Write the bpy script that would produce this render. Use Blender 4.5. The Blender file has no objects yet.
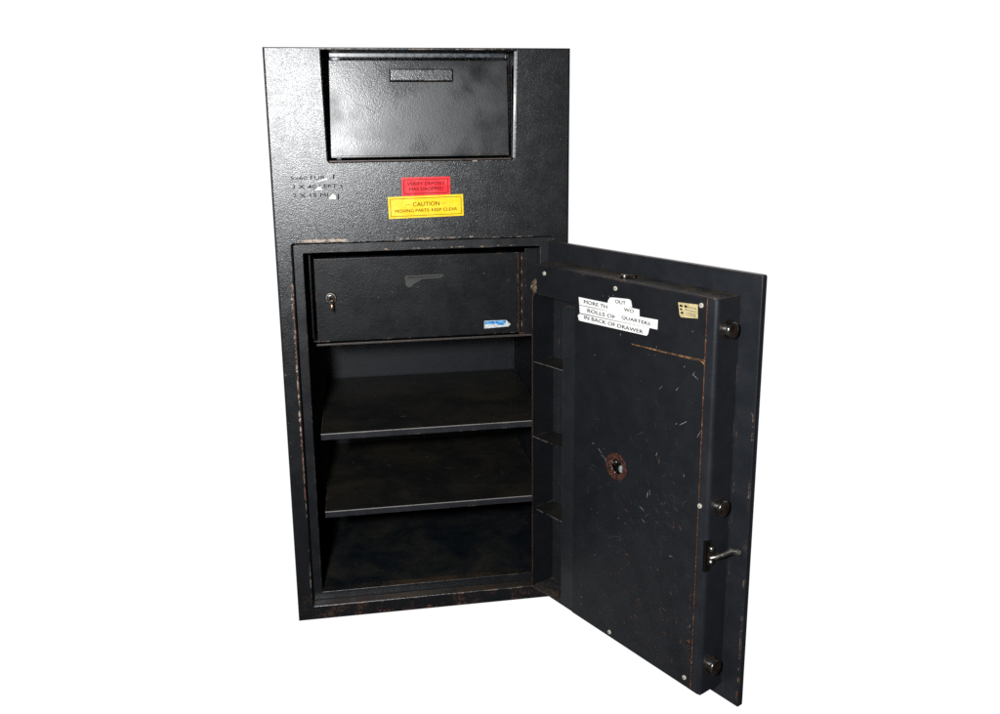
import bpy, bmesh, math, random
from mathutils import Vector, Matrix
R = random.Random(7)
S = bpy.context.scene
COL = S.collection

# ------------------------------------------------------------------ sizes (metres)
W, H, DEP = 0.6454, 1.300, 0.56          # cabinet
RX0, RX1, RZ0, RZ1 = .0345, .6076, .0353, .8936     # rebate the door closes into
STEP = .0273
IX0, IX1, IZ0, IZ1 = .0562, .5850, .0547, .8692     # inner opening
CX0, CX1, CZ0, CZ1 = .1185, .5235, 1.0655, 1.2945   # deposit hopper opening
BACK = .502
ANG = 2.0536                                        # how far the door is swung open
T, P = .0131, .0648                                 # door plate, door pan
PW = T + P

# ------------------------------------------------------------------ materials
def new_mat(name):
    m = bpy.data.materials.new(name); m.use_nodes = True
    nt = m.node_tree; nt.nodes.clear()
    out = nt.nodes.new('ShaderNodeOutputMaterial'); b = nt.nodes.new('ShaderNodeBsdfPrincipled')
    nt.links.new(b.outputs[0], out.inputs[0])
    return m, nt, b

class N:
    def __init__(s, nt): s.nt = nt
    def n(s, t, **k):
        x = s.nt.nodes.new(t)
        for a, v in k.items(): setattr(x, a, v)
        return x
    def link(s, a, b): s.nt.links.new(a, b)
    def val(s, sock, v):
        if isinstance(v, (int, float)): sock.default_value = v
        elif isinstance(v, (tuple, list)): sock.default_value = tuple(v) + ((1,) if len(v) == 3 and sock.type == 'RGBA' else ())
        else: s.link(v, sock)
    def math(s, op, a, b=0., c=None, clamp=False):
        x = s.n('ShaderNodeMath', operation=op, use_clamp=clamp)
        s.val(x.inputs[0], a); s.val(x.inputs[1], b)
        if c is not None: s.val(x.inputs[2], c)
        return x.outputs[0]
    def noise(s, vec, scale, detail=3., rough=.55, dist=0.):
        x = s.n('ShaderNodeTexNoise'); s.link(vec, x.inputs['Vector'])
        x.inputs['Scale'].default_value = scale; x.inputs['Detail'].default_value = detail
        x.inputs['Roughness'].default_value = rough; x.inputs['Distortion'].default_value = dist
        return x.outputs['Fac']
    def ramp(s, v, a, b, o0=0., o1=1.):
        x = s.n('ShaderNodeMapRange'); x.clamp = True; x.interpolation_type = 'SMOOTHSTEP'
        s.val(x.inputs[0], v); x.inputs[1].default_value = a; x.inputs[2].default_value = b
        x.inputs[3].default_value = o0; x.inputs[4].default_value = o1
        return x.outputs[0]
    def mix(s, f, a, b):
        x = s.n('ShaderNodeMix', data_type='RGBA'); s.val(x.inputs[0], f); s.val(x.inputs[6], a); s.val(x.inputs[7], b)
        return x.outputs[2]
    def mixf(s, f, a, b):
        x = s.n('ShaderNodeMix', data_type='FLOAT'); s.val(x.inputs[0], f); s.val(x.inputs[2], a); s.val(x.inputs[3], b)
        return x.outputs[0]

def paint(name, base=(.0125, .0138, .0160), rough=.36, pebble=.5, pscale=330., wear=.5, chip=(.42, .30, .20),
          rust=.3, dust=0., spec=.5, specks=.3, zrust=0., patches=(), dirt=(.050, .040, .026), wearr=.0028, blotch=0., gloss=0.):
    """dark textured enamel with chipped edges, rust and dust that settled on upward faces.
    patches: (x0,x1,z0,z1,strength,kind) places where the real paint is chipped through"""
    m, nt, b = new_mat(name); g = N(nt)
    tc = g.n('ShaderNodeTexCoord'); o = tc.outputs['Object']
    geo = g.n('ShaderNodeNewGeometry')
    # edge wear from the real edges of the mesh
    bev = g.n('ShaderNodeBevel', samples=6); bev.inputs['Radius'].default_value = wearr
    dp = g.n('ShaderNodeVectorMath', operation='DOT_PRODUCT'); g.link(bev.outputs[0], dp.inputs[0]); g.link(geo.outputs['True Normal'], dp.inputs[1])
    edge = g.ramp(dp.outputs['Value'], .995, .80)
    n1 = g.noise(o, 22, 5, .7); n2 = g.noise(o, 140, 4, .7); n3 = g.noise(o, 520, 3, .6); n4 = g.noise(o, 60, 3, .6) if patches else n1
    br = g.math('ADD', g.math('MULTIPLY', n1, .62), g.math('MULTIPLY', n2, .38))
    wmask = g.math('MULTIPLY', edge, g.ramp(br, .60 - .16 * wear, .66 - .16 * wear))
    # flecks on open faces
    fl = g.noise(o, 210, 2, .5, .4)
    sp = g.math('MULTIPLY', g.ramp(fl, .79 - .07 * specks, .81 - .07 * specks), g.ramp(n1, .50, .62))
    sp = g.math('MULTIPLY', sp, 1.0 if specks else 0.)
    mask = g.math('MAXIMUM', wmask, sp)
    sx = g.n('ShaderNodeSeparateXYZ'); g.link(o, sx.inputs[0])
    X, Y, Z = sx.outputs
    rmask = g.math('MULTIPLY', edge, 0.)
    for (x0, x1, z0, z1, st, kind) in patches:
        ex_, ez_ = min(.018, (x1 - x0) * .5), min(.018, (z1 - z0) * .5)
        bx = g.math('MULTIPLY', g.math('MULTIPLY', g.ramp(X, x0 - ex_ * .4, x0 + ex_), g.ramp(X, x1 + ex_ * .4, x1 - ex_)),
                    g.math('MULTIPLY', g.ramp(Z, z0 - ez_ * .4, z0 + ez_), g.ramp(Z, z1 + ez_ * .4, z1 - ez_)))
        nn = g.math('ADD', g.math('MULTIPLY', g.math('ADD', g.math('MULTIPLY', n2, .5), g.math('MULTIPLY', n4, .5)), .75), g.math('MULTIPLY', n3, .25))
        pm = g.ramp(g.math('ADD', nn, g.math('MULTIPLY', bx, st * .30)), .70, .77)
        if kind == 'rust': rmask = g.math('MAXIMUM', rmask, g.math('MULTIPLY', pm, bx))
        else: mask = g.math('MAXIMUM', mask, g.math('MULTIPLY', pm, bx))
    # rust along the edges where wear is not down to primer
    re = g.math('MULTIPLY', edge, g.ramp(g.noise(o, 40, 4, .65), .60 - .25 * rust, .70 - .25 * rust))
    if zrust:
        low = g.math('MULTIPLY', g.ramp(Z, .12, .0), g.ramp(g.math('ADD', g.math('MULTIPLY', n2, .6), g.math('MULTIPLY', n1, .5)), .56, .66))
        rmask = g.math('MAXIMUM', rmask, g.math('MULTIPLY', low, zrust))
    rmask = g.math('MAXIMUM', rmask, re)
    c = g.mix(g.ramp(n1, .3, .7), tuple(v * .86 for v in base), tuple(v * 1.14 for v in base))
    if blotch:
        c = g.mix(g.math('MULTIPLY', g.ramp(g.noise(o, 9, 4, .6), .52, .72), blotch), c, dirt)
    if dust:
        sn = g.n('ShaderNodeSeparateXYZ'); g.link(geo.outputs['Normal'], sn.inputs[0])
        up = g.ramp(sn.outputs[2], .6, .95)
        dn = g.ramp(g.math('ADD', g.math('MULTIPLY', g.noise(o, 7, 5, .65, .6), .7), g.math('MULTIPLY', n2, .3)), .40, .68)
        c = g.mix(g.math('MULTIPLY', g.math('MULTIPLY', up, dn), dust), c, dirt)
    rc = g.mix(g.ramp(n3, .35, .65), (.020, .009, .005), (.17, .052, .015))
    c = g.mix(rmask, c, rc)
    cc = g.mix(n3, tuple(v * .45 for v in chip), chip)
    c = g.mix(mask, c, cc)
    g.link(c, b.inputs['Base Color'])
    any_ = g.math('MAXIMUM', mask, rmask)
    rr = g.mixf(g.ramp(n1, .3, .7), rough * .90, rough * 1.12)
    if gloss:   # hand marks and polish leave the finish unevenly glossy
        rr = g.math('MULTIPLY', rr, g.ramp(g.noise(o, 7.5, 2, .5, .5), .36, .64, 1 - gloss * .45, 1 + gloss))
    g.link(g.mixf(any_, rr, .75), b.inputs['Roughness'])
    b.inputs['Specular IOR Level'].default_value = spec
    # pebbled (orange peel) finish
    if pebble:
        pn = g.math('ADD', g.math('MULTIPLY', g.noise(o, pscale, 2, .5), 1.), g.math('MULTIPLY', g.noise(o, pscale * .33, 2, .5), .40))
        hgt = g.math('SUBTRACT', pn, g.math('MULTIPLY', any_, .6))
        bp = g.n('ShaderNodeBump'); bp.inputs['Strength'].default_value = 1.; bp.inputs['Distance'].default_value = .0004 * pebble
        g.link(hgt, bp.inputs['Height']); g.link(bp.outputs[0], b.inputs['Normal'])
    return m

def plain(name, c, rough=.5, metal=0., var=.12, scale=60., bump=.0, bscale=200, spec=.5, c2=None, lo=.42, hi=.62):
    m, nt, b = new_mat(name); g = N(nt)
    o = g.n('ShaderNodeTexCoord').outputs['Object']
    n = g.ramp(g.noise(o, scale, 4, .6), lo, hi)
    g.link(g.mix(n, tuple(v * (1 - var) for v in c), c2 if c2 else tuple(min(1, v * (1 + var)) for v in c)), b.inputs['Base Color'])
    g.link(g.mixf(n, rough * .85, min(1, rough * 1.15)), b.inputs['Roughness'])
    b.inputs['Metallic'].default_value = metal; b.inputs['Specular IOR Level'].default_value = spec
    if bump:
        bp = g.n('ShaderNodeBump'); bp.inputs['Strength'].default_value = bump; bp.inputs['Distance'].default_value = .0006
        g.link(g.noise(o, bscale, 3), bp.inputs['Height']); g.link(bp.outputs[0], b.inputs['Normal'])
    return m

M = {}
M['body'] = paint('pebbled_charcoal_enamel', base=(.0074, .0080, .0092), rough=.285, pebble=1.05, pscale=500, spec=.66, dust=.9, dirt=(.055, .038, .022),  wear=.55, chip=(.62, .49, .38), rust=.25, zrust=.40, specks=.25, patches=[
    (.045, .165, .8930, .9070, .95, 'chip'), (.250, .440, .8935, .9040, .66, 'chip'), (.42, .62, .8940, .905, .40, 'chip'),
    (.024, .0345, .60, .84, .62, 'chip'), (.026, .0345, .42, .68, .72, 'chip'), (.0, .012, .30, .75, .45, 'chip'), (.012, .032, .14, .21, .50, 'rust'),
    (.05, .42, -.002, .016, .62, 'rust'), (.0285, .0345, .30, .82, .95, 'rust'),
    (.058, .10, .80, .875, .35, 'chip'), (.22, .50, .8690, .8745, .75, 'chip'), (.015, .05, 1.23, 1.285, .42, 'chip'),
    (.0365, .0475, .044, .0545, .95, 'chip'), (.42, .45, 1.060, 1.068, .95, 'chip')])
M['inside'] = paint('dusty_inside_enamel', base=(.0028, .0050, .0076), rough=.5, pebble=.5, pscale=200, wear=.35, rust=.2, dust=.6, specks=.5, spec=.35, dirt=(.036, .031, .022))
M['shelf'] = paint('dusty_shelf_enamel', base=(.0062, .0066, .0064), rough=.50, pebble=.35, pscale=200, wear=1.0, chip=(.40, .34, .30), rust=.2, dust=.55, specks=.5, spec=.4, dirt=(.034, .028, .017), wearr=.0018)
M['flap'] = paint('smooth_pebbled_enamel', base=(.0060, .0064, .0072), rough=.29, pebble=.5, pscale=470, spec=.66, gloss=.30, wear=.3, rust=.1, specks=.12)
M['locker'] = paint('locker_enamel', base=(.0042, .0052, .0062), rough=.36, pebble=.8, pscale=470, wear=.25, rust=.2, specks=.3, spec=.28)
M['frame'] = paint('inner_frame_enamel', base=(.0075, .0085, .0100), rough=.34, pebble=.8, pscale=400, spec=.5, wear=.6, rust=.3, specks=.2, dust=.9, dirt=(.055, .038, .022),
                   patches=[(.06, .30, .8690, .8750, .60, 'chip'), (.20, .54, .8690, .8770, .60, 'chip'), (.0555, .0585, .45, .86, .6, 'chip')])
M['shelflip'] = paint('shelf_lip_enamel', base=(.11, .11, .112), rough=.42, pebble=.3, wear=1.25, chip=(.62, .56, .52), rust=.1, specks=.4, wearr=.0030)
M['lip'] = paint('worn_lip_enamel', rough=.4, pebble=.6, wear=1.5, chip=(.30, .20, .13), rust=.8, specks=.5)
M['door'] = paint('door_enamel', base=(.0130, .0146, .0178), rough=.40, pebble=.35, pscale=240, wear=.32, chip=(.40, .26, .16), rust=.38, specks=.3, spec=.45, dust=1., dirt=(.12, .088, .055),
                  patches=[(-.572, -.548, .868, .886, .75, 'rust'), (-.572, -.560, .036, .085, .75, 'rust'), (-.572, -.566, .10, .80, .42, 'rust'), (-.49, -.05, .8805, .886, .5, 'rust')])
M['rustedge'] = paint('slot_edge_enamel', base=(.0150, .0170, .0195), rough=.36, pebble=.3, wear=1.15, chip=(.36, .15, .05), rust=.75, specks=.2, spec=.5, wearr=.0020)  # lighter copy of the slot enamel, catching light painted into the base
M['slotwall'] = paint('slot_wall_shaded_enamel', base=(.0055, .0066, .0080), rough=.42, pebble=.3, wear=1.15, chip=(.36, .15, .05), rust=.75, specks=.2, spec=.35, wearr=.0020)  # same enamel with the recess's shade painted into a darker base
M['cover'] = paint('scratched_cover_enamel', base=(.0100, .0112, .0134), rough=.38, pebble=.30, pscale=240, wear=.12, chip=(.44, .24, .11), rust=.45, specks=.30, spec=.42,
                   patches=[(-.50, -.34, .07, .24, .42, 'rust'), (-.512, -.48, .10, .30, .56, 'rust'), (-.40, -.22, .08, .15, .42, 'rust'), (-.5085, -.5040, .02, .90, .58, 'chip'), (-.5085, -.5035, .02, .90, 1.0, 'rust')])
M['scratch'] = plain('scratch_grey', (.075, .077, .078), .6, var=.5, scale=30)
M['scratch2'] = plain('scratch_rust', (.20, .075, .028), .7, var=.5, scale=30)
M['scratch3'] = plain('scratch_pale', (.36, .35, .31), .6, var=.5, scale=200)
M['gouge'] = plain('gouge_rust', (.20, .095, .035), .8, var=.6, scale=160, bump=.4)
M['gap'] = plain('gouge_and_shade_black', (.004, .0028, .002), .9, spec=.1)  # gouge, slots and the painted shade behind the flap handle
M['chrome'] = plain('worn_chrome', (.50, .47, .44), .22, 1., .35, 90, c2=(.62, .60, .57))
M['steel'] = plain('dull_steel', (.36, .34, .30), .38, 1., .25, 60, bump=.1, c2=(.50, .47, .42))
M['darksteel'] = plain('brown_steel', (.045, .028, .020), .35, .6, .4, 90)
M['rust'] = plain('rust', (.045, .013, .007), .75, 0, .6, 220, bump=.5, c2=(.085, .024, .011))
M['screw'] = plain('screw_head', (.62, .58, .48), .5, .25, .35, 500, c2=(.75, .72, .62))
M['greypart'] = plain('grey_blue_metal', (.30, .37, .37), .5, .3, .3, 200)
M['white'] = plain('white_label', (.86, .85, .82), .45, var=.02, scale=80)
M['ink'] = plain('black_ink', (.006, .006, .006), .8, spec=.1)
M['inkgrey'] = plain('faded_ink', (.16, .15, .14), .7, var=.4, scale=300)
M['red'] = plain('red_label', (.78, .012, .022), .33, var=.06, scale=40)
M['redink'] = plain('dark_red_ink', (.045, .002, .004), .7, spec=.1)
M['yellow'] = plain('yellow_label', (.92, .60, .0), .33, var=.04, scale=40)
M['yelink'] = plain('brown_ink', (.085, .028, .003), .7, spec=.1)
M['blue'] = plain('blue_band', (.02, .19, .55), .4, var=.2, scale=200, c2=(.10, .40, .75))
M['paper'] = plain('soiled_paper', (.55, .58, .58), .5, var=.2, scale=150)
M['cream'] = plain('cream_tag', (.52, .43, .21), .6, var=.12, scale=150)
M['tape'] = plain('clear_tape', (.022, .023, .025), .34, var=.2, scale=60, bump=.5, bscale=300, spec=.75)
M['tapefleck'] = plain('tape_lifted', (.62, .58, .52), .4)  # pale torn flecks on the tape
M['residue'] = plain('tape_residue', (.040, .039, .036), .7, var=.4, scale=150)
M['residue2'] = plain('tape_residue_dark', (.014, .012, .009), .7, var=.4, scale=150)
M['tanmetal'] = plain('tarnished_bolt', (.20, .14, .09), .5, .35, .5, 110, bump=.3, c2=(.34, .26, .18), spec=.4)
M['knuckle'] = plain('painted_knuckle', (.022, .023, .025), .4, .0, .4, 200, spec=.5)
M['slotmark'] = plain('worn_slot', (.045, .042, .034), .6, var=.9, scale=60, c2=(.004, .004, .004))
M['brass'] = plain('worn_brass', (.50, .27, .11), .3, 1., .5, 160)
M['trim'] = plain('painted_hinge_bar', (.020, .027, .034), .33, .0, .3, 120, bump=.15, spec=.8)
M['fillet'] = plain('edge_highlight', (.85, .85, .86), .42, .55, .1, 150)  # pale metal stands in for the highlight on the hopper edge

# ------------------------------------------------------------------ mesh helpers
def link(name, me, mats, parent=None, loc=None):
    me.name = name
    o = bpy.data.objects.new(name, me); COL.objects.link(o)
    for m in (mats if isinstance(mats, (list, tuple)) else [mats]): me.materials.append(M[m])
    if parent is not None: o.parent = parent
    if loc: o.location = loc
    return o

class MB:
    """collects shapes into one mesh"""
    def __init__(s): s.bm = bmesh.new()
    def box(s, x0, x1, y0, y1, z0, z1, bev=0., mat=0, seg=2):
        t = bmesh.new(); bmesh.ops.create_cube(t, size=1)
        for v in t.verts: v.co = Vector(((x0 + x1) / 2 + v.co.x * (x1 - x0), (y0 + y1) / 2 + v.co.y * (y1 - y0), (z0 + z1) / 2 + v.co.z * (z1 - z0)))
        if bev: bmesh.ops.bevel(t, geom=t.edges[:], offset=bev, segments=seg, affect='EDGES', profile=.5)
        return s.add(t, mat, smooth=bool(bev))
    def add(s, t, mat=0, mtx=None, smooth=False):
        if mtx is not None: t.transform(mtx)
        for f in t.faces: f.material_index = mat; f.smooth = smooth and False
        me = bpy.data.meshes.new('tmp'); t.to_mesh(me); t.free(); s.bm.from_mesh(me); bpy.data.meshes.remove(me)
        return s
    def addmesh(s, me, mtx=None, mat=0):
        t = bmesh.new(); t.from_mesh(me); return s.add(t, mat, mtx)
    def cyl(s, p0, p1, r0, r1=None, seg=24, mat=0, bev=0.):
        p0, p1 = Vector(p0), Vector(p1); d = p1 - p0; r1 = r0 if r1 is None else r1
        t = bmesh.new(); bmesh.ops.create_cone(t, cap_ends=True, segments=seg, radius1=r0, radius2=r1, depth=d.length)
        if bev:
            es = [e for e in t.edges if abs(e.verts[0].co.z - e.verts[1].co.z) < 1e-7]
            bmesh.ops.bevel(t, geom=es, offset=bev, segments=3, affect='EDGES', profile=.5)
        m = Matrix.Translation((p0 + p1) / 2) @ d.to_track_quat('Z', 'Y').to_matrix().to_4x4()
        t.transform(m)
        for f in t.faces: f.material_index = mat; f.smooth = len(f.verts) == 4
        me = bpy.data.meshes.new('tmp'); t.to_mesh(me); t.free(); s.bm.from_mesh(me); bpy.data.meshes.remove(me)
        return s
    def tube(s, pts, radii, seg=14, mat=0, flat=1.):
        pts = [Vector(p) for p in pts]; rings = []
        ref = Vector((0, 0, 1))
        for i, p in enumerate(pts):
            d = (pts[min(i + 1, len(pts) - 1)] - pts[max(i - 1, 0)]).normalized()
            a = d.cross(ref).normalized(); b = a.cross(d).normalized()
            rings.append([s.bm.verts.new(p + (a * math.cos(q) * flat + b * math.sin(q)) * radii[i]) for q in [2 * math.pi * k / seg for k in range(seg)]])
        for r0, r1 in zip(rings, rings[1:]):
            for k in range(seg):
                f = s.bm.faces.new((r0[k], r0[(k + 1) % seg], r1[(k + 1) % seg], r1[k])); f.material_index = mat; f.smooth = True
        for r in (rings[0], rings[-1]):
            f = s.bm.faces.new(r); f.material_index = mat
        return s
    def poly(s, pts, th, mtx, mat=0, z=0.):
        """a thin plate with outline pts in the plane of mtx"""
        a = [s.bm.verts.new(mtx @ Vector((p[0], p[1], z))) for p in pts]
        b = [s.bm.verts.new(mtx @ Vector((p[0], p[1], z + th))) for p in pts]
        n = len(pts)
        fs = [s.bm.faces.new(b), s.bm.faces.new(a[::-1])] + [s.bm.faces.new((a[i], a[(i + 1) % n], b[(i + 1) % n], b[i])) for i in range(n)]
        for f in fs: f.material_index = mat
        return s
    def obj(s, name, mats, parent=None, loc=None):
        bmesh.ops.recalc_face_normals(s.bm, faces=s.bm.faces[:])
        me = bpy.data.meshes.new(name); s.bm.to_mesh(me); s.bm.free()
        return link(name, me, mats, parent, loc)

def eval_mesh(o):
    dg = bpy.context.evaluated_depsgraph_get(); dg.update()
    me = bpy.data.meshes.new_from_object(o.evaluated_get(dg)); 
    d = o.data; bpy.data.objects.remove(o); bpy.data.curves.remove(d)
    return me

def plate(outer, holes, th, bev=0., res=3):
    """plate in local XY, thickness th along Z centred on 0, rounded rims, with holes"""
    cu = bpy.data.curves.new('outline', 'CURVE'); cu.dimensions = '2D'; cu.fill_mode = 'BOTH'
    cu.extrude = th / 2 - bev; cu.bevel_depth = bev; cu.offset = -bev; cu.bevel_resolution = res
    for pts in [outer] + holes:
        sp = cu.splines.new('POLY'); sp.points.add(len(pts) - 1); sp.use_cyclic_u = True
        for p, q in zip(sp.points, pts): p.co = (q[0], q[1], 0, 1)
    o = bpy.data.objects.new('outline', cu); COL.objects.link(o)
    return eval_mesh(o)

def rect(x0, x1, z0, z1, r=0., n=5):
    if not r: return [(x0, z0), (x1, z0), (x1, z1), (x0, z1)]
    out = []
    for cx, cz, a in ((x1 - r, z0 + r, -90), (x1 - r, z1 - r, 0), (x0 + r, z1 - r, 90), (x0 + r, z0 + r, 180)):
        for k in range(n + 1):
            t = math.radians(a + 90 * k / n); out.append((cx + r * math.cos(t), cz + r * math.sin(t)))
    return out
def circle(cx, cz, r, n=28): return [(cx + r * math.cos(2 * math.pi * k / n), cz + r * math.sin(2 * math.pi * k / n)) for k in range(n)]

def text_mesh(s, x0, x1, z0, z1, bold=0.):
    """letters stretched to fill the given box of the local XY plane"""
    cu = bpy.data.curves.new('letters', 'FONT'); cu.body = s; cu.size = 1; cu.offset = bold; cu.resolution_u = 3
    o = bpy.data.objects.new('letters', cu); COL.objects.link(o)
    me = eval_mesh(o)
    xs = [v.co.x for v in me.vertices]; ys = [v.co.y for v in me.vertices]
    ax, bx, ay, by = min(xs), max(xs), min(ys), max(ys)
    for v in me.vertices:
        v.co.x = x0 + (v.co.x - ax) / (bx - ax) * (x1 - x0); v.co.y = z0 + (v.co.y - ay) / (by - ay) * (z1 - z0); v.co.z = 0
    return me

def frame(ox, oy, oz, ax, ay):
    """4x4 with local x->ax, y->ay"""
    ax, ay = Vector(ax).normalized(), Vector(ay).normalized(); az = ax.cross(ay)
    m = Matrix((ax, ay, az)).transposed().to_4x4(); m.translation = (ox, oy, oz); return m
FRONT = lambda y: frame(0, y, 0, (1, 0, 0), (0, 0, 1))          # faces -Y (toward the room)
INNER = lambda w: frame(0, w, 0, (-1, 0, 0), (0, 0, 1))         # on the door: local x = distance from the hinge, faces +Y

# ------------------------------------------------------------------ the safe
safe = bpy.data.objects.new('deposit_safe', None); COL.objects.link(safe)
safe.location = (0, 0, 0); safe.empty_display_size = .2
safe['label'] = 'tall dark grey steel deposit safe with its lower door swung wide open to the right'
safe['category'] = 'safe'

# cabinet body ------------------------------------------------
b = MB()
cheek = [(.1200, CZ0 + .004), (.1240, CZ0), (.5172, CZ0), (.5212, CZ0 + .004), (.5262, CZ1), (.1160, CZ1)]
fp = plate(rect(0, W, 0, H), [rect(RX0, RX1, RZ0, RZ1, .004), cheek], STEP, .0022)
for v in fp.vertices:      # the cabinet's long outer corners are rolled to a larger radius than the rest
    x, dpt = v.co.x, STEP / 2 - v.co.z
    k = 2.1
    side = x < .00225 or x > W - .00225
    if side:
        v.co.x = x * k if x < .1 else W - (W - x) * k
        if 0 <= dpt < .00225: v.co.z = STEP / 2 - dpt * k
b.addmesh(fp, FRONT(STEP / 2))
e = .0006
b.box(e, .028, .010, DEP, e, H - e); b.box(W - .028, W - e, .010, DEP, e, H - e)
b.box(.028, W - .028, .010, DEP - .001, e * 2, .030)
b.box(.028, W - .028, STEP, DEP - .001, H - .0040, H - e)
b.box(.028, W - .028, BACK + .03, DEP - .0015, .030, H - .0040)
# hopper cavity walls and floor behind the front plate
b.box(.1080, .1140, STEP - .002, .16, CZ0 - .01, CZ1 - .001)
b.box(.5285, .5340, STEP - .002, .16, CZ0 - .01, CZ1 - .001)
b.box(.1141, .5284, STEP - .001, .16, CZ0 - .008, CZ0 - .0008)
b.box(.1141, .5284, .155, .162, CZ0 - .0007, CZ1 - .002)
body = b.obj('cabinet_body', 'body', safe)
b = MB()
b.addmesh(plate(rect(.0290, W - .0290, .0305, RZ1 + .012), [rect(IX0, IX1, IZ0, IZ1, .002)], .0225, .0012), FRONT(STEP + .0116))
b.obj('inner_frame', 'frame', safe)

# inside lining: back wall, side walls, floor, ceiling
b = MB()
b.box(.0285, W - .0285, BACK, BACK + .012, .040, .905)
b.box(.0282, .0292, .050, BACK - .001, .040, .9)
b.box(W - .0335, W - .0283, .050, BACK - .001, .040, .9)
b.box(.0295, W - .034, .0505, BACK - .0005, .0400, .0525)
b.box(.0295, W - .034, .0505, BACK - .0005, .8790, .8850)
# narrow shelf-bracket upright in the far right corner with rows of slots
b.box(.5900, .6080, BACK - .0045, BACK - .0005, .055, .66)
for k in range(30):
    z = .070 + k * .0195
    b.box(.5935, .5965, BACK - .0052, BACK - .0044, z, z + .008, mat=1); b.box(W - .0342, W - .0334, .470, .474, z, z + .008, mat=1)
lining = b.obj('lining', ['inside', 'slotmark'], safe)
b = MB()
b.box(IX0 + .004, IX1 - .001, .0495, .0510, .0478, .0535, .0004)
b.obj('threshold_strip', 'lip', safe)

# shelves
for z in (.4422, .2480):
    b = MB()
    b.box(.0722, .6080, .0516, .0532, z - .0150, z - .0014, .0004, 2)
    b.box(.0722, .6080, .0508, .0530, z - .0013, z + .0003, .0003, 3)
    b.box(.0722, .6080, .0520, BACK - .0060, z - .0016, z, .0004)
    for _ in range(9):   # fine scuffs
        x, y, l, a = R.uniform(.12, .58), R.uniform(.08, .48), R.uniform(.004, .02), R.uniform(0, 3.1)
        q = Matrix.Translation((x, y, z)) @ Matrix.Rotation(a, 4, 'Z')
        b.poly([(-l / 2, -.0003), (l / 2, -.0003), (l / 2, .0003), (-l / 2, .0003)], .0002, q, 1)
    b.obj('shelf', ['shelf', 'scratch', 'door', 'shelflip'], safe)

# deposit hopper flap ------------------------------------------
FT = Matrix.Translation((0, .030, 1.172)) @ Matrix.Rotation(math.radians(-2.2), 4, 'X')   # leans back at the top
b = MB()
b.addmesh(plate([(.1265, -.098), (.5140, -.098), (.5115, .104), (.1310, .104)], [], .006, .0012), FT @ FRONT(0))
# turned lip along the bottom of the flap
b.addmesh(plate(rect(.1275, .5130, -.0985, -.0945, .0), [], .010, .0010), FT @ FRONT(-.003))
# scratch across the paint
for (x0, z0, x1, z1) in ((.184, 1.187 - 1.172, .203, 1.180 - 1.172), (.2045, .007, .226, -.005)):
    d = math.atan2(z1 - z0, x1 - x0); l = math.hypot(x1 - x0, z1 - z0)
    b.poly([(0, -.0003), (l, -.0002), (l, .0002), (0, .0004)], .0002, FT @ FRONT(-.0030) @ Matrix.Translation((x0, z0, 0)) @ Matrix.Rotation(d, 4, 'Z'), 1)
flap = b.obj('deposit_flap', ['flap', 'gap'], safe)
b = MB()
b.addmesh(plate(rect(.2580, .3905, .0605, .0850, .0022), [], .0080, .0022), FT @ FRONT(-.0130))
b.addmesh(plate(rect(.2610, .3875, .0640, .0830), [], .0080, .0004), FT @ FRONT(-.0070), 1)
b.addmesh(plate(rect(.2566, .3925, .0588, .0862), [], .0012, .0003), FT @ FRONT(-.0034), 1)  # black sheet added to draw the shade line around the handle
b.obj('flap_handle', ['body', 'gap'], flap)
b = MB()
b.addmesh(plate(rect(.2545, .3935, .0855, .0868), [], .002, .0003), FT @ FRONT(-.0040))
b.obj('handle_flange', 'flap', flap)
b = MB()
b.box(.1325, .5045, .0225, .0300, 1.2812, 1.2905, .0012, 0)
b.obj('hinge_bar', 'trim', safe)
b = MB()
b.box(.5060, .5150, .0250, .034, 1.2800, 1.2895, .0012)
b.obj('hinge_block', 'body', safe)
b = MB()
b.cyl((.5202, .0016, CZ0 + .004), (.5249, .0016, CZ1 - .002), .0028, None, 20, 2)  # bead added to draw the bright highlight line down this edge
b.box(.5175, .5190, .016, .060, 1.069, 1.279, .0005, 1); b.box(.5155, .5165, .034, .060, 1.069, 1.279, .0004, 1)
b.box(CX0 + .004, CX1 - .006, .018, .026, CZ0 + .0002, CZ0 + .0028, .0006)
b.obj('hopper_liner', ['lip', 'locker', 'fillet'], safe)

# warning stickers ---------------------------------------------
def border(x0, x1, z0, z1, t):
    return [(x0, x1, z0, z0 + t), (x0, x1, z1 - t, z1), (x0, x0 + t, z0, z1), (x1 - t, x1, z0, z1)]
def sticker(name, w, h, ox, oz, rot, base, ink, th, texts, lines, label, bw=.0012):
    F = FRONT(-.0003) @ Matrix.Translation((ox, oz, 0)) @ Matrix.Rotation(math.radians(rot), 4, 'Z')
    b = MB(); b.poly(rect(0, w, 0, h, .0008, 3), th, F, 0, -.0002)
    k = 0
    for (x0, x1, z0, z1) in border(.0042, w - .0042,   .0042, h - .0042, bw) + lines:
        b.poly(rect(x0, x1, z0, z1), .00012 + .00003 * k, F, 1, th - .0002); k += 1
    for (s, x0, x1, z0, z1) in texts:
        b.addmesh(text_mesh(s, x0, x1, z0, z1), F @ Matrix.Translation((0, 0, th)), 1)
        b.addmesh(text_mesh(s, x0, x1, z0, z1), F @ Matrix.Translation((.0003, .0002, th + .00003)), 1)
    o = b.obj(name, [base, ink], safe); o['label'] = label
    return o
sticker('warning_sticker', .1050, .0395, .2742, .9914, .4, 'red', 'redink', .0005,
        [('VERIFY DEPOSIT', .0120, .0930, .0222, .0290), ('HAS DROPPED', .0165, .0890, .0108, .0176)], [], 'red sticker reading VERIFY DEPOSIT HAS DROPPED')
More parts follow.
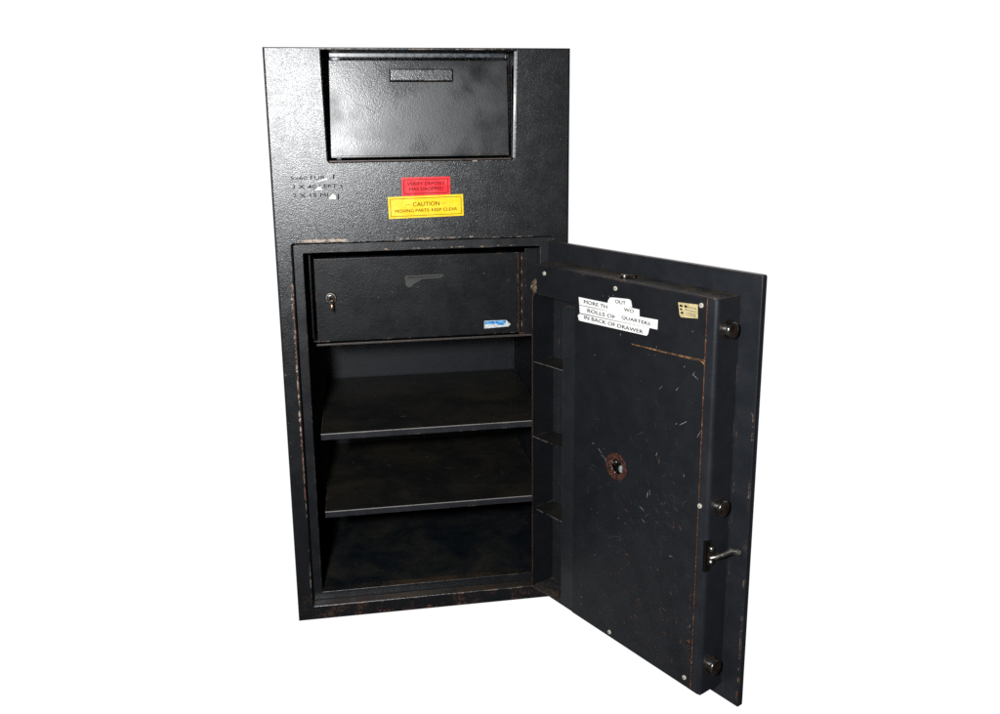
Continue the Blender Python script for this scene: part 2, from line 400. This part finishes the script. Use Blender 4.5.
sticker('warning_sticker', .1632, .0470, .2443, .9428, 1.1, 'yellow', 'yelink', .0010,
        [('CAUTION', .0530, .1110, .0245, .0335), ('MOVING PARTS: KEEP CLEAR', .0140, .1490, .0122, .0190)],
        [(.0365, .0480, .0284, .0292), (.1155, .1270, .0284, .0292)], 'yellow sticker reading CAUTION MOVING PARTS KEEP CLEAR')
# clear tape labels with black type, curled at the right end
F = FRONT(-.0003)
b = MB()
for (x0, x1, z0, z1) in ((.0385, .128, 1.0270, 1.0410), (.0395, .136, 1.0090, 1.0240), (.0400, .128, .9905, 1.0050)):
    b.poly([(x0, z0), (x1, z0 + .0008), (x1 + .003, z1 - .004), (x1 - .001, z1), (x0 + .001, z1)], .0003, F, 0, -.0001)
zt = .0004
for s, x0, x1, z0, z1 in (('5x60 FUR', .0410, .1130, 1.0304, 1.0382), ('3 X 40 LEFT', .0430, .1370, 1.0118, 1.0198), ('2 X 15 MI', .0440, .1170, .9936, 1.0014)):
    b.addmesh(text_mesh(s, x0, x1, z0, z1), F @ Matrix.Translation((0, 0, zt)), 1)
    b.addmesh(text_mesh(s, x0, x1, z0, z1), F @ Matrix.Translation((.0002, .0003, zt + .00003)), 1)
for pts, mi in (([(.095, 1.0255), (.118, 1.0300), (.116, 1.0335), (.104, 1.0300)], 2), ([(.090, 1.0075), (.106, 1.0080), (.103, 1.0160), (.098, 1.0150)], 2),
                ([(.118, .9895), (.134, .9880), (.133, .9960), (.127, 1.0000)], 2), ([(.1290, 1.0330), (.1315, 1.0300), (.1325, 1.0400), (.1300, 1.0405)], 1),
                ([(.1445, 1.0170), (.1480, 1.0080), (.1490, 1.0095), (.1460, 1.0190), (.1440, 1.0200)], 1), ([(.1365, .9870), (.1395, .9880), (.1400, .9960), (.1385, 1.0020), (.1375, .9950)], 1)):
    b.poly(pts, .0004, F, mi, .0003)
o = b.obj('tape_label', ['tape', 'ink', 'tapefleck'], safe); o['label'] = 'peeling clear tape labels with three rows of black type'

# small locker inside ------------------------------------------
LY = .060
b = MB()
b.box(.0620, .0665, LY + .05, .44, .6570, .8660, .0006)             # left side
b.box(.5560, .6050, LY - .001, LY + .003, .6560, .8600, .0016)              # right post
b.box(.6000, .6040, LY + .003, .44, .6570, .8580, .0006)
b.box(.0665, .5995, LY + .050, .44, .8620, .8660, .0006)
b.box(.0665, .5995, LY + .012, .44, .6565, .6600, .0006)
b.box(.0665, .5995, .436, .441, .6605, .8615)
b.box(.0820, .5555, LY + .010, LY + .013, .6605, .8480)
locker = b.obj('locker', 'locker', safe)
b = MB()
b.box(.0735, .5995, LY - .0035, LY + .0030, .6515, .6560, .0010)     # worn bottom lip
b.obj('locker_lip', 'lip', safe)
b = MB()
b.addmesh(plate(rect(.0765, .5395, .6605, .8515, .0015), [], .004, .0010), FRONT(LY + .0005) @ Matrix.Translation((0, 0, 0)))
for _ in range(14):
    x, z, l, a = R.uniform(.1, .5), R.uniform(.68, .84), R.uniform(.001, .006), R.uniform(0, 3.1)
    b.poly([(-l / 2, -.0004), (l / 2, -.0003), (l / 2, .0004), (-l / 2, .0003)], .0001, FRONT(LY - .0015) @ Matrix.Translation((x, z, 0)) @ Matrix.Rotation(a, 4, 'Z'), 1)
b.poly(circle(.2165, .7590, .0016, 8), .0001, FRONT(LY - .0015), 2)
ldoor = b.obj('locker_door', ['locker', 'scratch', 'gouge'], safe)
b = MB()
b.cyl((.1100, LY - .0050, .7615), (.1100, LY + .001, .7615), .0130, .0150, 28, 0, .0015)
b.cyl((.1100, LY - .0110, .7620), (.1100, LY - .0045, .7620), .0090, .0095, 24, 1, .0018)
b.cyl((.1110, LY - .0125, .7610), (.1110, LY - .0105, .7610), .0045, .0045, 16, 2)
b.obj('lock', ['body', 'chrome', 'gap'], ldoor)
b = MB()   # piano hinge in rusty gap
b.box(.5400, .5555, LY + .0005, LY + .0025, .6570, .8515, .0003, 2)
b.box(.5402, .5420, LY - .0020, LY + .0003, .6610, .8510, .0004, 1)
b.box(.5520, .5535, LY - .0010, LY + .0010, .6610, .8510, .0004, 1)
b.box(.5425, .5550, LY - .0016, LY + .0010, .6570, .6606, .0004, 1)
n = 6
for k in range(n):
    z0 = .6600 + k * (.1905 / n)
    b.cyl((.5480, LY - .0030, z0 + .0006), (.5480, LY - .0030, z0 + .1905 / n - .0006), .0026, None, 12, 3)
b.obj('hinge', ['door', 'rust', 'gap', 'knuckle'], ldoor)
b = MB()
F = FRONT(LY - .0016)
b.poly([(.4585, .6740), (.5160, .6765), (.5215, .6815), (.5110, .6920), (.4590, .6925)], .0003, F, 0)
b.poly([(.4600, .6840), (.5100, .6848), (.5100, .6910), (.4600, .6912)], .0001, F, 1, .0003)
b.poly([(.4900, .6805), (.5050, .6805), (.5050, .6850), (.4900, .6850)], .0001, F, 1, .0003)
o = b.obj('price_sticker', ['paper', 'blue'], ldoor); o['label'] = 'torn white sticker with a blue band'
b = MB()
b.poly([(.2785, .7955), (.3590, .7985), (.3660, .8040), (.3620, .8070), (.2785, .8060)], .0002, F, 0)
b.poly([(.2785, .7955), (.3160, .7965), (.3000, .7880), (.2900, .7790), (.2830, .7800), (.2790, .7850)], .0002, F, 0, -.00003)
b.poly([(.2830, .7985), (.3600, .8010), (.3600, .8045), (.2830, .8040)], .0001, F, 1, .0002)
b.obj('torn_tape', ['residue', 'residue2'], ldoor)

# the key standing in the locker's lock
kx, kz = .1125, .7600
b = MB()
b.cyl((kx, LY - .0260, kz), (kx, LY - .0127, kz), .0022, None, 12, 0)
b.addmesh(plate([(x, z) for x, z in [(0.0095 * math.cos(t) * 1.0, 0.0125 * math.sin(t)) for t in [2 * math.pi * k / 24 for k in range(24)]]],
                [circle(0, .001, .0040, 14)], .0022, .0005), frame(kx, LY - .0340, kz - .0120, (0, 1, 0), (0, 0, 1)))
key = b.obj('key', 'brass')
key['label'] = 'small worn brass key standing in the lock of the inner locker'; key['category'] = 'key'

# ------------------------------------------------------------------ the open door (local: x = -distance from hinge, y = inward)
door_w, DZ0, DZ1 = .5707, .0370, .8848
b = MB()
b.addmesh(plate(rect(0, door_w, DZ0, DZ1, .004, 3), [], T, .0015), INNER(T / 2))
# second sheet on the lower free side
b.addmesh(plate(rect(.5335, .5668, .052, .6335, .006, 4), [], .0016, .0004), INNER(T + .0002))
door = b.obj('door', 'door', safe)
door.location = (RX1, 0, 0); door.rotation_euler = (0, 0, ANG)
door['label'] = 'thick scratched steel door seen from its inner side'

U0, U1, PZ0, PZ1 = .0385, .5274, .0660, .8442
# hollow pan: walls + base sheet
b = MB()
r_ = .0085
def uv(x0, x1, y0, y1, z0, z1, **k): b.box(-x1, -x0, y0, y1, z0, z1, **k)
# free-side + rounded corner in plan: profile extruded along z
prof = [(.4980, PW - .0012), (U1 - r_, PW - .0012)]
prof += [(U1 - r_ + (r_ - .0) * math.sin(a), PW - .0012 - r_ + r_ * math.cos(a)) for a in [math.radians(q) for q in range(9, 91, 9)]]
prof += [(U1, T + .0004), (U1 - .004, T + .0004), (U1 - .004, PW - .012), (.4980, PW - .012)]
m = Matrix(((-1, 0, 0, 0), (0, 1, 0, 0), (0, 0, 1, 0), (0, 0, 0, 1)))
vs0 = [b.bm.verts.new((-p[0], p[1], PZ0 + .0006)) for p in prof]; vs1 = [b.bm.verts.new((-p[0], p[1], PZ1 - .0006)) for p in prof]
nn = len(prof); b.bm.faces.new(vs0); b.bm.faces.new(vs1[::-1])
for i in range(nn):
    f = b.bm.faces.new((vs0[i], vs1[i], vs1[(i + 1) % nn], vs0[(i + 1) % nn]))
uv(U0, U1 - .0005, T + .0004, PW - .0030, PZ1 - .0040, PZ1, bev=.0008)          # top
uv(.0230, U1 - .0005, T + .0004, PW - .0030, PZ0, PZ0 + .0040, bev=.0008)          # bottom
uv(U0 + .004, U1 - .004, T + .0004, T + .0030, PZ0 + .005, PZ1 - .005)           # base
pan = b.obj('door_pan', 'door', door)
# hinge-side flange wall of the pan (rounded at its upper front corner)
b = MB()
wall = [(T + .0004, PZ0 + .001)] + [(PW - .001, PZ0 + .001)] + [(PW - .001 - .012 + .012 * math.cos(a), .7650 + .012 * math.sin(a)) for a in [math.radians(q) for q in range(0, 91, 15)]] + [(T + .0004, .777)]
b.addmesh(plate(wall, [], .0030, .0006), frame(-.0215, 0, 0, (0, 1, 0), (0, 0, 1)))
b.obj('pan_flange', 'slotwall', door)
# cover plate with slot and lock hole
slot = [(.0150, PZ0 + .003), (.1632, PZ0 + .003)] + [(.1632, .7700), (.1600, .7770), (.0385 + .004, .7770), (.0385, .7770), (.0150, .7770)]
b = MB()
outer = [(.1632, PZ0 + .0015), (.5060, PZ0 + .0015), (.5060, PZ1 - .0015), (U0 - .0005, PZ1 - .0015), (U0 - .0005, .7770), (.1570, .7770), (.1615, .7745), (.1632, .7690)]
b.addmesh(plate(outer, [circle(.2925, .4595, .0240, 32)], .0028, .0007), INNER(PW - .0014))
# scratches, knocked-through paint and the long gouge
def scratch(x, z, l, a, w, mat, curve=0.):
    n = 5 if l > .006 else 2; pts = []
    for k in range(n + 1):
        t = k / n - .5; pts.append((t * l, curve * (t * t - .25) * l))
    up = [(p[0], p[1] + w * (.5 - abs(p[0] / l) * .7)) for p in pts]; dn = [(p[0], p[1] - w * (.5 - abs(p[0] / l) * .7)) for p in pts]
    b.poly(dn + up[::-1], .00008, INNER(PW) @ Matrix.Translation((x, z, R.uniform(0, .00006))) @ Matrix.Rotation(a, 4, 'Z'), mat)
for _ in range(150):
    x = R.triangular(.17, .50, .42); z = R.triangular(.08, .72, .38)
    scratch(x, z, R.uniform(.004, .026), R.choice((R.gauss(.8, .5), R.gauss(2.5, .4), R.uniform(0, 3.1))), R.uniform(.0002, .0004), 1, R.uniform(-.6, .6))
for _ in range(70):
    x = R.triangular(.22, .50, .46); z = R.triangular(.08, .55, .16)
    scratch(x, z, R.uniform(.002, .013), R.gauss(2.3, .7), R.uniform(.0003, .0009), 2, R.uniform(-.3, .3))
for _ in range(22):
    x = R.uniform(.19, .50); z = R.uniform(.10, .78)
    scratch(x, z, R.uniform(.002, .008), R.gauss(1.0, .8), R.uniform(.0004, .0009), 3)
for (x, z, l, a, w) in ((.487, .695, .014, 2.6, .0016), (.482, .700, .010, 1.2, .0012), (.445, .662, .010, .9, .0014), (.405, .655, .014, .8, .001), (.462, .600, .022, .6, .0014), (.500, .590, .018, 1.1, .0014),
                        (.380, .430, .016, 1.4, .0016), (.386, .436, .010, 1.7, .0014), (.400, .520, .009, 1.2, .0012), (.365, .395, .016, 2.7, .001), (.37, .370, .012, 2.6, .001), (.245, .478, .014, 2.5, .0018), (.255, .468, .012, 2.7, .002), (.262, .464, .008, 1.8, .0018),
                        (.274, .812, .002, .3, .0016), (.262, .808, .002, .3, .0016), (.246, .806, .003, .3, .0016), (.223, .340, .0025, .3, .002), (.240, .338, .0025, .3, .002), (.306, .226, .002, 0, .002)):
    scratch(x, z, l, a, w * .5, 3)
F = INNER(PW)
up = [(.325, .7245), (.350, .7252), (.385, .7262), (.420, .7268), (.455, .7282), (.480, .7292), (.500, .7306), (.507, .7318), (.5075, .7262), (.5045, .7215), (.500, .7248), (.496, .7266), (.470, .7256), (.440, .7246), (.400, .7236), (.360, .7234), (.330, .7228)]
b.poly(up, .0001, F, 4)
b.poly([(.390, .7250), (.440, .7262), (.475, .7278), (.503, .7292), (.503, .7276), (.470, .7266), (.430, .7252)], .00006, F, 5, .0001)
cover = b.obj('door_cover', ['cover', 'scratch', 'scratch2', 'scratch3', 'gouge', 'gap'], door)
# bent lip beside the slot
b = MB()
lip = [(.1250, PZ0 + .004), (.1625, PZ0 + .004), (.1625, .7655)] + [(.1330 + .008 * math.cos(a), .7590 + .008 * math.sin(a)) for a in [math.radians(q) for q in (90, 115, 140, 165, 180)]]
b.addmesh(plate([(.1226, PZ0 + .002), (.1612, PZ0 + .002), (.1612, .768), (.1400, .7675), (.1310, .7650), (.1250, .7590), (.1226, .7500)], [], .0022, .0006), INNER(PW - .0045))
b.box(-.1255, -.1230, T + .006, PW - .006, PZ0 + .006, .750, .0005)
b.obj('slot_lip', 'rustedge', door)
# shelves inside the slot
for z in (.6219, .4440, .2690):
    b = MB()
    uvp = [(.0232, T + .002), (.0232, PW - .0015), (.1222, PW - .0062), (.1222, T + .002)]
    b.bm.faces.ensure_lookup_table()
    a0 = [b.bm.verts.new((-p[0], p[1], z)) for p in uvp]; a1 = [b.bm.verts.new((-p[0], p[1], z - .0012)) for p in uvp]
    b.bm.faces.new(a0); b.bm.faces.new(a1[::-1])
    for i in range(4): b.bm.faces.new((a0[i], a1[i], a1[(i + 1) % 4], a0[(i + 1) % 4]))
    b.obj('divider', 'shelf', door)
# screws
for (u, z) in ((.0648, .8268), (.2798, .8263), (.4931, .8278), (.5090, .4529), (.2834, .0790), (.4900, .0860)):
    b = MB()
    b.cyl((-u, PW - .0008, z), (-u, PW + .0022, z), .0052, .0040, 16, 0, .0006)
    a = R.uniform(0, 3.1)
    b.poly([(-.0030, -.0004), (.0030, -.0004), (.0030, .0004), (-.0030, .0004)], .00015, INNER(PW + .0022) @ Matrix.Translation((u, z, 0)) @ Matrix.Rotation(a, 4, 'Z'), 1)
    b.obj('screw', ['screw', 'gap'], door)
# three locking bolts on the free side
for (w, z) in ((.0452, .7860), (.0455, .4490), (.0460, .1210)):
    b = MB()
    b.cyl((-U1 + .004, w, z), (-U1 - .0012, w, z), .0182, None, 32, 1, .0004)
    b.cyl((-U1 + .004, w, z), (-U1 - .0130, w, z), .0152, None, 40, 0, .0018)
    b.cyl((-U1 - .0128, w, z), (-U1 - .0133, w, z), .0128, None, 32, 1)
    b.obj('locking_bolt', ['chrome', 'darksteel'], door)
# fixed bolt on the hinge side, above the slot
b = MB(); b.cyl((-.0400, .0460, .7862), (.0030, .0460, .7862), .0172, None, 40, 0, .004); b.obj('hinge_side_bolt', 'tanmetal', door)
# top bolt showing through the top of the pan
b = MB()
b.cyl((-.2811, .050, PZ1 - .002), (-.2811, .050, PZ1 + .0006), .0135, None, 28, 1, .0002)
b.cyl((-.2790, .052, PZ1 - .002), (-.2790, .052, PZ1 + .0075), .0085, None, 28, 0, .0020)
b.cyl((-.3000, .044, PZ1 + .0030), (-.2860, .048, PZ1 + .0030), .0048, None, 20, 2, .0014)
b.cyl((-.2640, .052, PZ1 + .0003), (-.2640, .052, PZ1 + .0016), .0060, None, 16, 3)
b.obj('top_bolt', ['chrome', 'gap', 'darksteel', 'rust'], door)
# latch lever with its mounting plate
b = MB()
b.box(-U1 - .0006, -U1 + .0060, .0640, PW + .0002, .3270, .3890, .0004, 1)
b.box(-U1 - .0022, -U1 + .002, .0590, .0720, .3400, .3770, .0006, 2)
for z in (.3720, .3450): b.cyl((-U1 - .002, .0650, z), (-U1 - .0065, .0650, z), .0058, .0040, 14, 0, .0010)
b.tube([(-.5260, .0660, .3530), (-.5300, .0655, .3535), (-.5360, .0560, .3550), (-.5420, .0420, .3590), (-.5470, .0300, .3625), (-.5530, .0240, .3630), (-.5590, .0200, .3600), (-.5615, .0190, .3575)],
       [.0042, .0046, .0050, .0054, .0060, .0062, .0054, .0034], 14, 0)
lever = b.obj('latch_lever', ['steel', 'gap', 'darksteel'], door)
# rusty spindle ring
b = MB()
b.addmesh(plate(circle(.2935, .4595, .0290, 36), [circle(.2965, .4600, .0155, 24)], .0034, .0009), INNER(PW + .0006), 0)
b.cyl((-.2935, T + .004, .4595), (-.2935, PW - .014, .4595), .0236, None, 28, 2)
b.cyl((-.3040, PW - .016, .4560), (-.3040, PW - .002, .4560), .0085, .0075, 16, 1, .0010)
b.cyl((-.2860, PW - .016, .4650), (-.2860, PW - .003, .4650), .0042, .0042, 12, 3, .0010)
for k in range(10): 
    a = R.uniform(2.6, 4.4); q = R.uniform(.0145, .0175)
    b.cyl((-.2950 - q * math.cos(a), PW - .004, .4600 + q * math.sin(a)), (-.2950 - q * math.cos(a), PW + .0026, .4600 + q * math.sin(a)), .0018, .001, 8, 3)
b.obj('spindle_ring', ['rust', 'greypart', 'gap', 'steel'], door)
# label strips
F = INNER(PW)
b = MB()
b.poly([(.1743, .7926), (.1767, .7765), (.3456, .7808), (.3450, .7953)], .0004, F, 0)
b.poly([(.1768, .7753), (.1785, .7597), (.3921, .7650), (.3926, .7836)], .0006, F, 0)
b.poly([(.1785, .7580), (.1725, .7534), (.1758, .7440), (.1800, .7432), (.3660, .7480), (.3690, .7520), (.3720, .7640)], .0005, F, 0)
b.poly([(.2585, .7885), (.2610, .8000), (.2660, .8062), (.2740, .8075), (.3170, .8110), (.3225, .8090), (.3260, .7962), (.3015, .7942), (.2965, .7712), (.2600, .7735)], .0009, F, 0)
b.poly([(.1770, .7756), (.2600, .7770), (.2600, .7775), (.1770, .7763)], .0001, F, 2, .0006)
for s, x0, x1, z0, z1, up in (('MORE TH', .1905, .2580, .7818, .7892, .0005), ('WO', .3045, .3300, .7852, .7922, .0005), ('ROLLS OF', .2010, .2810, .7652, .7725, .0007),
                              ('QUARTERS', .2990, .3740, .7680, .7755, .00105), ('IN BACK OF DRAWER', .1920, .3560, .7495, .7568, .0007), ('OUT', .2800, .3090, .7975, .8050, .0011)):
    b.addmesh(text_mesh(s, x0, x1, z0, z1), F @ Matrix.Translation((0, 0, up)), 1)
    b.addmesh(text_mesh(s, x0, x1, z0, z1), F @ Matrix.Translation((.0006, .0003, up + .00003)), 1)
o = b.obj('label_strip', ['white', 'ink', 'inkgrey'], door); o['label'] = 'pasted white paper strips typed ROLLS OF QUARTERS IN BACK OF DRAWER'
b = MB()
b.poly([(.4400, .8250), (.4850, .8282), (.4865, .8030), (.4480, .7985), (.4440, .8030), (.4430, .8100)], .0004, F, 0)
for k, (x0, x1, z0, z1) in enumerate(((.4435, .4510, .8178, .8215), (.4550, .4610, .8182, .8222), (.4450, .4500, .8115, .8148), (.4470, .4530, .8055, .8090))):
    b.poly(rect(x0, x1, z0, z1), .00012, F, 1, .0004)
for z in (.8190, .8135, .8080, .8045): b.poly(rect(.4555 + R.uniform(0, .004), .4815, z, z + .0012), .0001, F, 2, .0004)
o = b.obj('paper_tag', ['cream', 'ink', 'inkgrey'], door); o['label'] = 'small cream paper tag with faint print'

# ------------------------------------------------------------------ light
w = bpy.data.worlds.new('World'); S.world = w; w.use_nodes = True
nt = w.node_tree; nt.nodes.clear(); g = N(nt)
wo = g.n('ShaderNodeOutputWorld'); bg = g.n('ShaderNodeBackground'); g.link(bg.outputs[0], wo.inputs[0])
tc = g.n('ShaderNodeTexCoord'); sx = g.n('ShaderNodeSeparateXYZ'); g.link(tc.outputs['Generated'], sx.inputs[0])
f = g.ramp(sx.outputs[1], .36, .52)           # plain white behind the safe, front half made dim to keep reflections dark
g.link(g.mix(f, (.040, .042, .045), (1.02, 1.02, 1.02)), bg.inputs['Color']); bg.inputs['Strength'].default_value = 1.

l = bpy.data.lights.new('flash', 'AREA'); l.shape = 'DISK'; l.size = .15; l.energy = 58; l.color = (.97, .985, 1)
lo = bpy.data.objects.new('flash', l); COL.objects.link(lo); lo.location = (-.131, -1.88, 1.27)
lo.rotation_euler = (Vector((.38, 0, .62)) - lo.location).to_track_quat('-Z', 'Y').to_euler()

# ------------------------------------------------------------------ camera
cd = bpy.data.cameras.new('camera'); cam = bpy.data.objects.new('camera', cd); COL.objects.link(cam); S.camera = cam
pitch, yaw, roll = .2148, .1613, -.0092
cyw, syw, cp, sp = math.cos(yaw), math.sin(yaw), math.cos(pitch), math.sin(pitch)
r = Vector((cyw, -syw, 0)); fh = Vector((syw, cyw, 0)); up = Vector((0, 0, 1))
Fv = fh * cp - up * sp; U = fh * sp + up * cp
R2 = r * math.cos(roll) + U * math.sin(roll); U2 = -r * math.sin(roll) + U * math.cos(roll)
mm = Matrix((R2, U2, -Fv)).transposed().to_4x4(); mm.translation = (.1723, -1.8786, 1.1508)
cam.matrix_world = mm
cd.sensor_width = 36; cd.lens = 861.36 / 1000 * 36; cd.shift_x = (500 - 496.18) / 1000; cd.shift_y = (307.68 - 357) / 1000
cd.clip_start = .02; cd.clip_end = 100
S.view_settings.view_transform = 'Standard'; S.view_settings.look = 'None'; S.view_settings.exposure = 0; S.view_settings.gamma = 1
S.render.engine = 'CYCLES'; S.cycles.use_denoising = False
S.cycles.sample_clamp_indirect = .6; S.cycles.caustics_reflective = False; S.cycles.caustics_refractive = False
